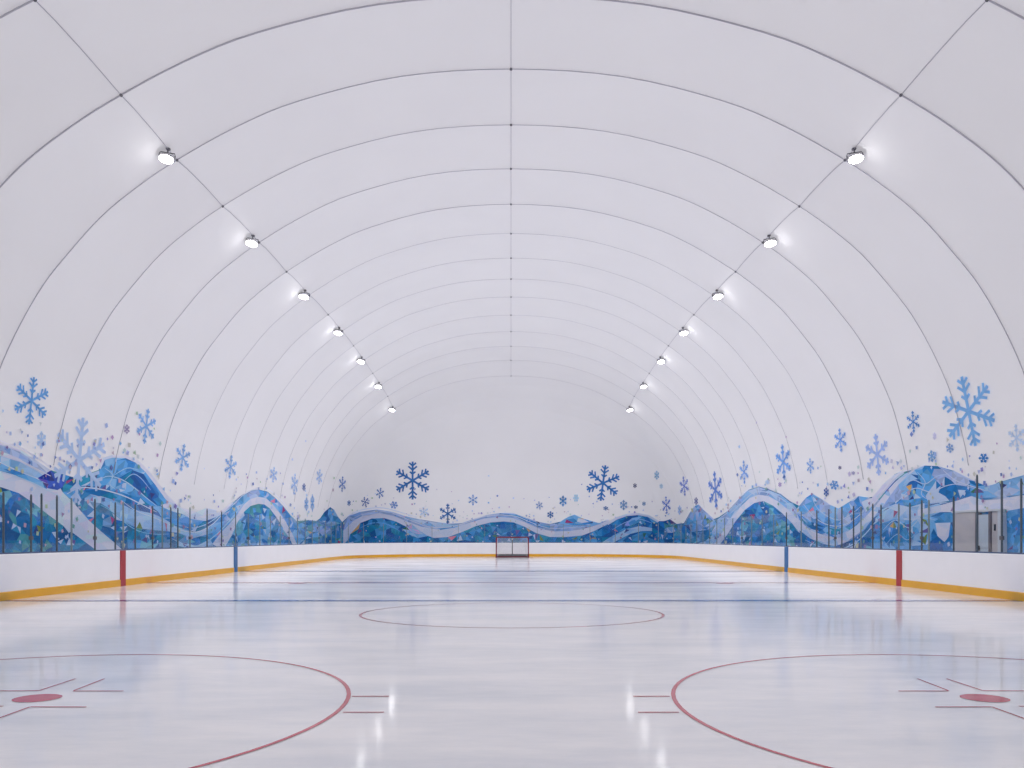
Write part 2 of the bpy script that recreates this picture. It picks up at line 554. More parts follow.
# --- big right wave with white arc
W3O = [(712, 532), (719, 518.5), (728, 511.5), (739, 499.5), (748.4, 490.5), (759, 487), (768.7, 490), (781, 494.7), (790.6, 502.5), (800, 511), (812, 525), (824, 540)]
W3M = [(714, 545), (723, 531), (731, 518), (740.6, 507), (750, 498), (759.4, 494.7), (768.7, 496), (778, 501), (787.5, 508.8), (797, 518), (806, 529), (816, 541)]
W3I = [(716, 550), (728, 534), (736, 521), (745, 510), (754.7, 503), (764, 501), (773.4, 505.6), (782.8, 513.4), (792, 522.8), (801.6, 535), (810, 548)]
REG.append((below([(796, 510), (806, 498), (812.5, 493.5), (822, 499), (831, 505), (839, 508.5), (851, 501), (859, 496), (869, 497.5), (880, 500), (880, 530)]), GREYB + MID, 1.2))
REG.append((band(W3O, W3M), GREYB + LITE, 1.2))
REG.append((band(W3M, W3I), WHITE, 1.2))
REG.append((W3I, DEEP + TEAL, 1.0))
REG.append((band([(690, 546), (706, 541), (722, 526)], [(692, 552), (710, 547), (724, 531)]), LITE, 0.8))
REG.append((band([(797, 512), (812, 522), (826, 527), (838, 529), (850, 524), (862, 514)], [(800, 520), (812, 529), (826, 533), (838, 535), (850, 530), (862, 519)]), MID + TEAL[:4], 1.3))
REG.append((below([(800, 528), (812, 538), (826, 543), (840, 545), (852, 540), (864, 531), (876, 518), (890, 505), (890, 548)]), TEAL + DEEP, 1.2))
REG.append((below([(876, 507), (880, 500), (890, 488), (900, 478), (912, 471), (925, 465.5), (938, 466), (955, 471), (975, 481), (989, 487), (999, 490), (1010, 499), (960, 499), (920, 506), (900, 509)])[:-2], MID + GREYB + LITE + DEEP[:3], 1.9))
REG.append((below([(872, 519), (890, 508), (910, 505), (930, 506), (960, 500), (1000, 500), (1184, 500)]), DEEP + MID, 1.6))
REG.append((band([(985, 487), (1000, 482.5), (1024, 475.5), (1070, 463), (1120, 453), (1184, 449)], [(985, 489), (1000, 497), (1024, 494), (1070, 486), (1120, 480), (1184, 476)]), LITE + GREYB, 1.6))
REG.append((band([(880, 510), (896, 504), (910, 507), (925, 503)], [(880, 524), (896, 519), (910, 524), (925, 514)]), LITE, 1.3))
REG.append((band([(918, 510), (941, 505), (956, 501), (972, 496), (983, 500), (1000, 499), (1030, 494), (1100, 490), (1184, 488)],
                 [(918, 516), (941, 512), (956, 512), (972, 512), (983, 512), (1006, 511), (1030, 507), (1100, 505), (1184, 503)]), WHITE, 1.3))
REG.append(([(936, 523), (951, 522.5), (949, 537), (945, 542), (938, 536)], WHITE, 1.4))
REG.append(([(905, 520), (920, 517), (930, 528), (926, 545), (912, 546)], LITE + MID, 1.2))
VAU = [(797, 518), (810, 530), (824, 535), (835.5, 538), (846, 533), (857.5, 525), (868, 514.6), (876, 506), (885, 494), (895, 482.5), (905, 474), (913, 470)]
VAL = [(797, 528), (810, 538), (824, 544), (836, 546), (848, 541), (862, 531), (874, 518), (882, 508), (890, 496.5), (899, 484.5), (908, 475.5), (915, 470.5)]
REG.append((band(VAU, VAL), WHITE + LITE[:2], 1.2))
REG.append((band([(862, 502), (872, 498), (884, 484), (894, 475), (902, 471)], [(866, 512), (876, 503), (886, 491), (896, 480), (905, 473)]), PALE + GREYB[:1], 1.2))


def in_poly(x, y, poly):
    c = False
    j = len(poly) - 1
    for i in range(len(poly)):
        xi, yi = poly[i]
        xj, yj = poly[j]
        if (yi > y) != (yj > y) and x < (xj - xi) * (y - yi) / (yj - yi) + xi:
            c = not c
        j = i
    return c


def steps(x):
    """facet size in photograph pixels: narrow where the side walls run away from the viewer"""
    if x < 110 or x > 915:
        return 6.0, 6.0
    if x < 215 or x > 800:
        return 4.4, 5.6
    if x < 345 or x > 680:
        return 2.8, 5.4
    return 4.4, 3.9


def densify(poly, closed=True):
    out = []
    for (a, b) in zip(poly, poly[1:] + poly[:1]):
        L = math.hypot(b[0] - a[0], b[1] - a[1])
        k = max(1, int(L / 9.0))
        for i in range(k):
            t = i / k
            out.append((a[0] + (b[0] - a[0]) * t, a[1] + (b[1] - a[1]) * t))
    return out


def foot_y(px):
    """photograph row where the membrane meets the ground under column px"""
    lo, hi = 545.0, 640.0
    for _ in range(18):
        m = (lo + hi) / 2
        d = Vector(((px - VX) / F, 1.0, (VY - m) / F)).normalized()
        hit = BVH.ray_cast(EYE, d, 200)[0]
        if hit is None:
            hi = m
        else:
            lo = m
    return lo - 0.3


FY = {}
def fy(px):
    k = int(round(px / 8.0))
    if k not in FY:
        FY[k] = foot_y(k * 8.0)
    k0 = math.floor(px / 8.0)
    for q in (k0, k0 + 1):
        if q not in FY:
            FY[q] = foot_y(q * 8.0)
    t = px / 8.0 - k0
    return FY[k0] * (1 - t) + FY[k0 + 1] * t


X0, X1 = -160.0, 1184.0
polys = []
for poly, pal, cs in REG:
    q = densify([(x + 0.0013 * i, y + 0.0007 * i) for i, (x, y) in enumerate(poly)])
    q = [(min(max(x, X0), X1), min(y, fy(min(max(x, X0), X1)))) for x, y in q]
    polys.append(q)
verts, edges = [], []
for q in polys:
    b = len(verts)
    verts += [Vector(p) for p in q]
    edges += [(b + i, b + (i + 1) % len(q)) for i in range(len(q))]
x = X0
rnd = random.Random(3)
while x < X1:
    dx, dy = steps(x)
    y = 395.0
    yb = fy(x)
    while y < yb:
        px, py = x + rnd.uniform(-.45, .45) * dx, y + rnd.uniform(-.45, .45) * dy
        if X0 < px < X1 and py < fy(px) - 0.5 and in_poly(px, py, polys[0]):
            verts.append(Vector((px, py)))
        y += dy
    x += dx
cv, ce, cf, *_ = delaunay_2d_cdt(verts, edges, [], 0, 0.05)

# colour seeds per region
seeds = {}
for ri, q in enumerate(polys):
    r = random.Random(100 + ri)
    xs = [p[0] for p in q]
    ys = [p[1] for p in q]
    pts = []
    xx = min(xs)
    while xx < max(xs):
        dx, dy = steps(xx)
        dx *= 1.25 * REG[ri][2]
        dy *= 1.25 * REG[ri][2]
        yy = min(ys)
        while yy < max(ys):
            pts.append((xx + r.uniform(-.5, .5) * dx, yy + r.uniform(-.5, .5) * dy, r.choice(REG[ri][1]), dx, dy))
            yy += dy
        xx += dx
    bucket = {}
    for p in pts:
        bucket.setdefault(int(p[0] // 16), []).append(p)
    seeds[ri] = bucket

ACC = [(90, 80, 140), (150, 60, 110), (110, 130, 60), (190, 150, 90), (50, 60, 120), (200, 120, 140), (60, 110, 90)]


def ink(c, k=1.0):
    # printed colour from its look under the hall's even light
    t = [s2l(v) * k / 0.68 for v in c]
    m = max(max(t) / 0.97, 1.0)
    return tuple(v / m for v in t) + (1.0,)


parts = {'l': ([], [], []), 'b': ([], [], []), 'r': ([], [], [])}
vcache = {}
r = random.Random(11)


def key_of(cx):
    return 'l' if cx < 341 else ('b' if cx < 684 else 'r')


vmap = {'l': {}, 'b': {}, 'r': {}}
boxes = [(min(p[0] for p in q), max(p[0] for p in q), min(p[1] for p in q), max(p[1] for p in q)) for q in polys]
for f in cf:
    if len(f) != 3:
        continue
    cx = sum(cv[i].x for i in f) / 3
    cy = sum(cv[i].y for i in f) / 3
    reg = -1
    for ri in range(len(polys) - 1, -1, -1):
        bx = boxes[ri]
        if bx[0] <= cx <= bx[1] and bx[2] <= cy <= bx[3] and in_poly(cx, cy, polys[ri]):
            reg = ri
            break
    if reg < 0:
        continue
    best, bc = 1e9, REG[reg][1][0]
    for kx in (-1, 0, 1):
        for sx, sy, c, dx, dy in seeds[reg].get(int(cx // 16) + kx, ()):
            d = ((sx - cx) / dx) ** 2 + ((sy - cy) / dy) ** 2
            if d < best:
                best, bc = d, c
    white = REG[reg][1][0] in (WHITE[0], PALE[0])
    kk = r.uniform(1.08, 1.18) if white else r.uniform(0.82, 1.22)
    if not white and r.random() < 0.022:
        bc = r.choice(ACC)
    elif not white and r.random() < 0.03:
        bc = (190, 210, 235)
    k = key_of(cx)
    V, Fc, Cc = parts[k]
    ids = []
    for i in f:
        if i not in vmap[k]:
            vmap[k][i] = len(V)
            V.append(on_shell(cv[i].x, cv[i].y, 0.02))
        ids.append(vmap[k][i])
    Fc.append(ids)
    Cc.append(ink(bc, kk))


def color_mesh(name, V, Fc, Cc, parent, mat=M_PRINT):
    me = bpy.data.meshes.new(name)
    me.from_pydata([tuple(v) for v in V], [], Fc)
    ca = me.color_attributes.new('ink', 'FLOAT_COLOR', 'CORNER')
    li = 0
    for p, c in zip(me.polygons, Cc):
        for _ in range(p.loop_total):
            ca.data[li].color = c
            li += 1
    return link(name, me, mat, parent)


PAR = {'l': w_left, 'b': w_back, 'r': w_right}
for k in 'lbr':
    V, Fc, Cc = parts[k]
    o = color_mesh('mural_print', V, Fc, Cc, PAR[k])
    o['label'] = 'printed band of faceted blue waves and mountains'


# ---- printed snowflakes
def flake_polys(style):
    """unit snowflake as ribbons: list of (x0,y0,x1,y1,width)"""
    out = []
    if style == 0:      # large, fern-like arms
        br = [(0.34, 0.20), (0.56, 0.30), (0.78, 0.24)]
        w, wb = 0.105, 0.085
    elif style == 1:    # slim, two branches
        br = [(0.45, 0.26), (0.74, 0.22)]
        w, wb = 0.13, 0.11
    else:               # little blunt one
        br = [(0.55, 0.36)]
        w, wb = 0.26, 0.22
    for a in range(6):
        t = math.radians(90 + 60 * a)
        c, s = math.cos(t), math.sin(t)
        out.append((0, 0, c, s, w))
        for p, L in br:
            for sg in (-1, 1):
                t2 = t + sg * math.radians(50)
                out.append((c * p, s * p, c * p + math.cos(t2) * L, s * p + math.sin(t2) * L, wb))
    return out


def snowflake(px, py, rx, ry, rot=0, col=(90, 140, 195), style=1, label=None):
    V, Fc, Cc = [], [], []
    rt = math.radians(rot)
    rr = random.Random(int(px * 7 + py))
    aspect = rx / ry
    for x0, y0, x1, y1, w in flake_polys(style):
        L = math.hypot(x1 - x0, y1 - y0)
        ux, uy = (x1 - x0) / L, (y1 - y0) / L
        nseg = 3 if rx > 12 else 1
        for sgm in range(nseg):
            a0, a1 = sgm / nseg, (sgm + 1) / nseg
            quad = []
            for (a, sd) in ((a0, -1), (a1, -1), (a1, 1), (a0, 1)):
                qx = x0 + (x1 - x0) * a - uy * w / 2 * sd
                qy = y0 + (y1 - y0) * a + ux * w / 2 * sd
                X = qx * math.cos(rt) - qy * math.sin(rt)
                Y = qx * math.sin(rt) + qy * math.cos(rt)
                quad.append(on_shell(px + X * rx, py - Y * ry, 0.035))
            b = len(V)
            V += quad
            Fc.append([b, b + 1, b + 2, b + 3])
            Cc.append(ink(col, rr.uniform(0.88, 1.1)))
    o = color_mesh('snowflake_print', V, Fc, Cc, PAR[key_of(px)])
    if label:
        o['label'] = label


B1, B2, B3, B4 = (58, 104, 160), (122, 160, 204), (136, 168, 210), (166, 192, 222)
snowflake(30.5, 400.5, 18, 24, -8, (98, 150, 200), 0, 'printed light blue snowflake')
snowflake(78.5, 460, 27, 43, -8, (168, 190, 220), 0, 'large pale printed snowflake over the wave')
FL = [
    (40.5, 440, 5, 9, 0, B4, 2), (126, 429, 3, 5, 0, (140, 130, 160), 2), (145.5, 426, 10, 18, -12, B2, 1),
    (182, 457.5, 8, 14, -12, B2, 1), (230, 466.7, 6.5, 12, -10, B2, 1), (273, 474.6, 4, 8, -10, B3, 1),
    (294, 484, 3.6, 11, -10, B3, 1), (319, 476.7, 3.2, 8, -10, B3, 1), (342, 484, 3.8, 8, -6, (80, 120, 180), 1),
    (306, 504, 2.2, 7, 0, B2, 2), (312, 503, 2, 9, 0, B2, 2), (303.5, 487, 1.8, 4, 0, (90, 110, 160), 2),
    (365, 502, 4.2, 5.5, 15, (70, 100, 160), 1), (380, 493, 4.2, 5.5, -10, (66, 110, 170), 1), (394, 505, 4, 4, 20, (110, 140, 190), 2),
    (348.7, 503, 1.8, 3, 0, B1, 2), (424, 512, 5, 5, 10, B4, 1), (447.8, 513.7, 9, 10, 0, B1, 1), (473, 500, 5, 5.5, 0, (86, 130, 186), 1),
    (539.4, 505.5, 3.8, 4.2, 10, (96, 130, 180), 1), (563, 501, 4, 5.5, 0, (80, 130, 180), 2), (550.4, 514.7, 3.4, 3.6, 0, B1, 2),
    (576, 498, 3, 4, 30, (150, 190, 215), 2), (605.7, 508.3, 2.6, 2.2, 0, B1, 2), (623.6, 505, 4, 5.2, 0, (110, 145, 185), 2),
    (635, 485.5, 2, 2.4, 0, (70, 80, 120), 2), (644, 503.7, 2, 2.2, 0, (90, 130, 170), 2), (635.8, 507.2, 2.2, 1.8, 0, (70, 90, 130), 2),
    (657, 475, 2.6, 4.6, 0, (120, 160, 190), 2), (661.5, 486, 2, 2.6, 0, (150, 180, 200), 2), (666.6, 505, 4.6, 9, 6, (90, 120, 190), 1),
    (684.5, 486, 4.8, 10, 10, (110, 130, 195), 1), (680, 510, 2, 5, 0, B3, 2), (696.6, 501, 2, 4, 0, (100, 110, 160), 2),
    (715.8, 490, 7.5, 19, 8, (96, 130, 196), 1), (744.5, 472, 4.8, 12, 6, (110, 150, 205), 1), (783.8, 462, 8, 18, 8, (106, 150, 206), 1),
    (811, 465.8, 4, 8, 6, (110, 150, 200), 1), (768, 482, 2.4, 2.4, 0, B4, 2), (827, 492, 2.8, 4.6, 0, (60, 90, 150), 2),
    (780.5, 484.5, 1.8, 2.6, 0, (150, 130, 180), 2), (841, 440, 6.5, 12, 8, (110, 150, 206), 1), (878, 454.5, 12.5, 21, 8, (150, 172, 214), 1),
    (835, 485, 4.6, 5, 20, (96, 140, 190), 2), (854, 473, 1.8, 2, 0, (120, 120, 160), 2), (840.6, 467.6, 1.8, 2, 0, (90, 90, 130), 2),
    (914, 421.6, 7, 11, 6, (80, 130, 186), 1), (984.5, 458, 5, 5, 30, (60, 120, 180), 2), (950.7, 448, 4, 5, 10, (120, 150, 190), 2),
    (932.6, 456, 4.2, 6, 10, (110, 150, 190), 2), (1017.6, 437.7, 9, 14, 6, (180, 200, 224), 1), (935.5, 436, 2, 4, 0, (180, 180, 210), 2),
]
for a in FL:
    snowflake(*a)
snowflake(412.6, 480.5, 18.5, 19, 0, (56, 104, 162), 0, 'dark blue printed snowflake')
snowflake(603, 483, 17.5, 18, -8, (56, 110, 172), 0, 'dark blue tilted printed snowflake')
snowflake(969.5, 411, 27, 36, 15, (120, 168, 213), 0, 'large sky blue printed snowflake')

# ---- thin pale lines that run with the waves
RIB = [
    ([(-60, 412), (0, 441), (18, 447), (34, 456), (50, 467), (64, 474)], 1.6, (222, 222, 234)),
    ([(0, 455), (16, 459), (34, 468), (50, 476)], 1.4, (218, 222, 236)),
    ([(0, 472), (14, 476), (32, 483), (46, 490), (60, 497)], 1.2, (190, 214, 232)),
    ([(66, 494), (78, 488), (92, 488), (108, 491), (126, 497), (142, 505), (156, 512)], 1.3, (206, 220, 236)),
    ([(98, 480), (108, 476), (122, 480), (134, 488), (146, 498), (156, 506)], 1.1, (176, 208, 232)),
    ([(104, 468), (112, 475), (109, 484), (116, 490)], 0.9, (170, 204, 230)),
    ([(112, 476), (126, 468), (138, 470)], 0.9, (160, 200, 228)),
    ([(124, 480), (132, 474), (140, 478), (150, 490)], 0.8, (168, 200, 230)),
    ([(100, 505), (112, 512), (126, 524), (138, 531), (152, 534), (168, 534)], 0.9, (120, 176, 206)),
    ([(120, 500), (136, 511), (152, 517), (168, 524), (180, 530), (196, 532), (212, 524), (224, 512), (236, 502)], 1.0, (210, 222, 236)),
    ([(178, 525), (192, 528), (206, 524), (218, 516), (230, 508)], 1.0, (180, 206, 228)),
    ([(170, 538), (186, 545), (200, 545), (214, 536), (226, 524), (236, 512), (243, 503)], 0.9, (176, 208, 226)),
    ([(232, 505), (244, 494), (258, 488), (268, 489.5), (280, 499), (290, 512), (298, 523)], 0.9, (222, 224, 236)),
    ([(343, 519), (354, 512.5), (368, 508.5), (384, 508), (400, 512), (416, 517)], 0.7, (170, 186, 214)),
    ([(352, 519), (364, 513.5), (380, 511), (396, 514.5), (412, 521), (430, 527), (450, 527), (468, 522), (484, 516.5), (500, 515), (516, 516.5), (530, 522), (548, 528), (566, 528), (584, 526)], 0.8, (206, 212, 230)),
    ([(360, 528), (372, 523), (386, 524), (400, 531)], 0.8, (90, 150, 200)),
    ([(556, 525), (572, 526.5), (590, 526), (606, 521)], 0.8, (120, 170, 214)),
    ([(612, 530), (624, 523), (638, 519), (652, 523)], 0.8, (130, 170, 216)),
    ([(690, 518), (698, 508), (706, 514), (712, 522)], 0.8, (150, 184, 220)),
    ([(722, 515), (736, 501), (748, 490), (759, 485), (770, 488), (784, 494)], 1.0, (224, 226, 238)),
    ([(730, 514), (742, 503), (752, 494), (760, 491.5), (770, 493), (784, 500), (796, 511), (808, 523)], 0.9, (190, 206, 230)),
    ([(812, 496), (818, 508), (828, 516), (840, 520), (852, 514), (862, 506)], 0.9, (176, 200, 228)),
    ([(804, 504), (814, 516), (826, 524), (840, 526), (854, 520), (866, 509), (874, 500)], 0.9, (196, 212, 232)),
    ([(806, 540), (824, 548), (840, 549), (854, 544), (866, 534), (878, 520), (890, 509), (902, 506)], 1.1, (170, 204, 228)),
    ([(874, 505), (884, 491), (894, 479), (904, 471.5), (916, 468.5), (926, 464)], 1.5, (224, 226, 238)),
    ([(898, 502), (908, 492), (918, 488), (932, 492), (946, 486), (960, 484), (976, 489)], 0.9, (196, 212, 234)),
    ([(904, 486), (914, 480), (926, 484), (938, 476), (950, 474)], 0.9, (180, 204, 232)),
    ([(918, 472), (926, 482), (922, 494), (930, 500)], 0.8, (186, 208, 232)),
    ([(944, 470), (956, 480), (972, 486), (988, 491)], 1.0, (206, 214, 234)),
    ([(884, 530), (896, 520), (910, 528), (922, 518), (936, 520)], 0.9, (180, 206, 230)),
    ([(886, 545), (898, 534), (908, 540), (918, 532)], 0.8, (150, 190, 222)),
]
for k in 'lbr':
    V, Fc, Cc = [], [], []
    for pl, wd, col in RIB:
        if key_of(pl[0][0]) != k:
            continue
        fine = []
        for i, (a, b) in enumerate(zip(pl, pl[1:])):
            p0 = pl[i - 1] if i else a
            p3 = pl[i + 2] if i + 2 < len(pl) else b
            for q in range(4):
                t = q / 4
                fine.append(tuple(0.5 * (2 * a[c] + (b[c] - p0[c]) * t + (2 * p0[c] - 5 * a[c] + 4 * b[c] - p3[c]) * t * t
                                         + (3 * a[c] - p0[c] - 3 * b[c] + p3[c]) * t ** 3) for c in (0, 1)))
        fine.append(pl[-1])
        prev = None
        m = len(fine)
        for i, (x_, y_) in enumerate(fine):
            a = fine[max(0, i - 1)]
            b = fine[min(m - 1, i + 1)]
            L = math.hypot(b[0] - a[0], b[1] - a[1]) or 1
            wk = wd * (0.35 + 0.65 * math.sin(math.pi * (i + .5) / m)) / 2
            nx, ny = -(b[1] - a[1]) / L * wk, (b[0] - a[0]) / L * wk
            pa, pb = on_shell(x_ + nx, y_ + ny, 0.03), on_shell(x_ - nx, y_ - ny, 0.03)
            if prev is not None:
                v0 = len(V)
                V += [prev[0], pa, pb, prev[1]]
                Fc.append([v0, v0 + 1, v0 + 2, v0 + 3])
                Cc.append(ink(col, 1.12))
            prev = (pa, pb)
    o = color_mesh('wave_line_print', V, Fc, Cc, PAR[k])
    o['label'] = 'thin pale printed lines along the waves'

# ---- printed confetti flecks above and over the waves
rc = random.Random(21)
CONF = {'l': ([], [], []), 'b': ([], [], []), 'r': ([], [], [])}
CC = [(96, 110, 170), (140, 120, 180), (190, 130, 160), (200, 160, 150), (120, 170, 205), (80, 96, 150), (170, 190, 130), (210, 190, 150), (160, 176, 214)]


def ridge(x):
    return lerp_table(L_RIDGE, x)


for i in range(1000):
    px = rc.uniform(-60, 1080)
    side_ = px < 345 or px > 680
    over = rc.random() < 0.55
    if over:
        py = rc.uniform(ridge(px), 548)
        c = rc.choice([(150, 90, 130), (190, 200, 120), (200, 215, 235), (120, 90, 150), (210, 220, 235), (215, 150, 150), (90, 150, 120), (60, 70, 130), (220, 200, 130)])
    else:
        py = ridge(px) - rc.expovariate(1 / (13.0 if side_ else 7.0)) - 1
        c = rc.choice(CC)
        if rc.random() < 0.5:
            c = tuple(int(v * 0.5 + 110) for v in c)
    s = rc.uniform(0.8, 2.0) if 200 < px < 830 else rc.uniform(1.2, 3.0)
    sy = s * (1.7 if side_ else 1.0)
    V, Fc, Cc = CONF[key_of(px)]
    b = len(V)
    t = rc.uniform(0, 1.5)
    m = rc.choice((3, 4, 4))
    for j in range(m):
        q = t + 2 * math.pi * j / m
        V.append(on_shell(px + math.cos(q) * s * .62, py - math.sin(q) * sy * .62, 0.05))
    Fc.append(list(range(b, b + m)))
    Cc.append(ink(tuple(int(v * 0.62 + q * 0.38) for v, q in zip(c, (120, 150, 195)))))
for k in 'lbr':
    o = color_mesh('confetti_print', *CONF[k], PAR[k])
    o['label'] = 'scattered printed coloured flecks'

# ------------------------------------------------------------------ floor
RW = 11.34         # half width of the rink
YE = 64.3          # ice ends here
Y0 = -3.0
RC = 8.0           # corner radius


def rink_path(inset=0.0, k=18):
    """boards line from the left front, round the far end, to the right front; (x, y, outward normal)"""
    L, E, R = [], [], []
    for i in range(2):
        y = Y0 + (YE - RC - Y0) * i
        L.append((-RW, y, -1, 0))
        R.append((RW, YE - RC if i == 0 else Y0, 1, 0))
    for i in range(k + 1):
        a = math.pi - (math.pi / 2) * i / k
        E.append((-RW + RC + RC * math.cos(a), YE - RC + RC * math.sin(a), math.cos(a), math.sin(a)))
    for i in range(k + 1):
        a = math.pi / 2 - (math.pi / 2) * i / k
        E.append((RW - RC + RC * math.cos(a), YE - RC + RC * math.sin(a), math.cos(a), math.sin(a)))
    return L, E, R


PL, PE, PR = rink_path()
bm = bmesh.new()
vs = [bm.verts.new((x, y, 0)) for x, y, a, b in [PL[0]] + PE + [PR[1]]]
f = bm.faces.new(vs[::-1])
bmesh.ops.recalc_face_normals(bm, faces=bm.faces[:])
if f.normal.z < 0:
    bmesh.ops.reverse_faces(bm, faces=bm.faces[:])
floor = obj('floor', bm, M_ICE)
floor['kind'] = 'structure'
bm = bmesh.new()
add_box(bm, -17.2, 17.2, zn(-9) - 0.5, zn(14.8) + 0.5, -0.25, -0.02)
walk = obj('floor_walkway', bm, M_WALK)
walk['kind'] = 'structure'


def gp(px, py):
    """ice point shown at a photograph pixel"""
    y = F * H / (py - VY)
    return ((px - VX) * y / F, y)


def ring(name, cx, cy, rx, ry, w, mat, a0=0.0, a1=2 * math.pi, n=96, z=0.003):
    bm = bmesh.new()
    A, B = [], []
    full = abs(a1 - a0 - 2 * math.pi) < 1e-6
    cnt = n if full else n + 1
    for i in range(cnt):
        a = a0 + (a1 - a0) * i / n
        A.append(bm.verts.new((cx + (rx - w / 2) * math.cos(a), cy + (ry - w / 2) * math.sin(a), z)))
        B.append(bm.verts.new((cx + (rx + w / 2) * math.cos(a), cy + (ry + w / 2) * math.sin(a), z)))
    for i in range(n if full else n):
        j = (i + 1) % cnt
        bm.faces.new((A[i], B[i], B[j], A[j]))
    return obj(name, bm, mat, floor)


def strip(name, p, q, w, mat, z=0.004):
    p, q = Vector((*p, z)), Vector((*q, z))
    d = (q - p).normalized()
    s = Vector((-d.y, d.x, 0)) * w / 2
    bm = bmesh.new()
    vs = [bm.verts.new(v) for v in (p - s, q - s, q + s, p + s)]
    f = bm.faces.new(vs)
    f.normal_update()
    if f.normal.z < 0:
        f.normal_flip()
    return obj(name, bm, mat, floor)


def disc(name, cx, cy, r_, mat, z=0.003):
    bm = bmesh.new()
    vs = [bm.verts.new((cx + r_ * math.cos(2 * math.pi * i / 40), cy + r_ * math.sin(2 * math.pi * i / 40), z)) for i in range(40)]
    bm.faces.new(vs)
    return obj(name, bm, mat, floor)


strip('blue_line', (-RW + .02, 1190 / 62.7), (RW - .02, 1190 / 62.7), 0.42, M_BLUE)
strip('center_line', (-RW + .02, 1190 / 44.8), (RW - .02, 1190 / 44.8), 0.35, M_REDL)
strip('blue_line', (-RW + .02, 1190 / 33.2), (RW - .02, 1190 / 33.2), 0.7, M_BLUE)
strip('goal_line', (-RW + .1, 1190 / 20.0), (RW - .1, 1190 / 20.0), 0.25, M_REDL)
# centre circle and end zone circles
ring('center_circle', 0.015, 1190 * 0.01325, 2.775, 2.56, 0.05, M_RED)
for s in (-1, 1):
    ring('faceoff_circle', s * 3.14 * H, 1190 * 0.00588, 2.143 * H, 2.143 * H * 1.065, 0.038, M_RED, z=0.0032)
    disc('faceoff_dot', s * 2.955 * H, 1190 / 160.3, 0.195, M_RED)
    cxm = VX

    def P(px, py):
        return gp(px if s > 0 else 2 * VX - px, py)
    for (x0, y0, x1, y1) in ((917.5, 679, 948.5, 691), (898.5, 691.3, 948.5, 691.3), (946.5, 679, 983, 691), (983, 691, 1030, 691.2),
                             (935.5, 707.3, 992, 707.2), (992, 707.2, 1030, 721), (1019, 706.6, 1050, 706.6)):
        strip('restraining_mark', P(x0, y0), P(x1, y1), 0.018 if abs(y1 - y0) > 3 else 0.028, M_RED)
    strip('hash_mark', P(633, 696.6), P(670, 696.6), 0.032, M_RED)
    strip('hash_mark', P(638, 712.6), P(679, 712.6), 0.030, M_RED)
# neutral zone dots
for px in (297, 725):
    x_, y_ = gp(px, 583.4)
    disc('faceoff_dot', x_, y_, 0.27, M_RED, z=0.006)

# ------------------------------------------------------------------ boards, glass and posts
BH = 1.035
GT = 2.45


def side_pos(tbl):
    return [9639.0 / v for v in tbl]


POST_L = [-2.6, -1.3, 0, 1.3, 2.6, 3.9, 5.2, 6.5, 7.8, 9.1, 10.4, 11.7, 13.0, 14.3, 15.5, 16.7, 17.9, 19.1, 20.2, 20.65, 21.35, 22.06, 23.3, 24.5, 25.0,
          25.8, 27.05, 27.8, 28.5, 29.1, 30.2, 31.9, 33.5, 35.2, 36.9, 38.6, 40.3, 42.0, 43.7, 45.4, 47.1, 48.8, 50.5, 52.2, 53.9, 55.4]
POST_R = [-2.6, -1.3, 0, 1.3, 2.6, 3.9, 5.2, 6.5, 7.8, 9.1, 10.4, 11.7, 13.0, 14.3, 15.5, 16.7, 17.9, 19.0, 19.75, 20.8, 21.9, 23.2, 23.6, 24.3, 25.0,
          26.2, 26.8, 27.7, 28.3, 29.3, 29.9, 30.5, 31.7, 33.4, 35.2, 36.9, 38.6, 40.3, 42.0, 43.7, 45.4, 47.1, 48.8, 50.5, 52.2, 53.9, 55.4]


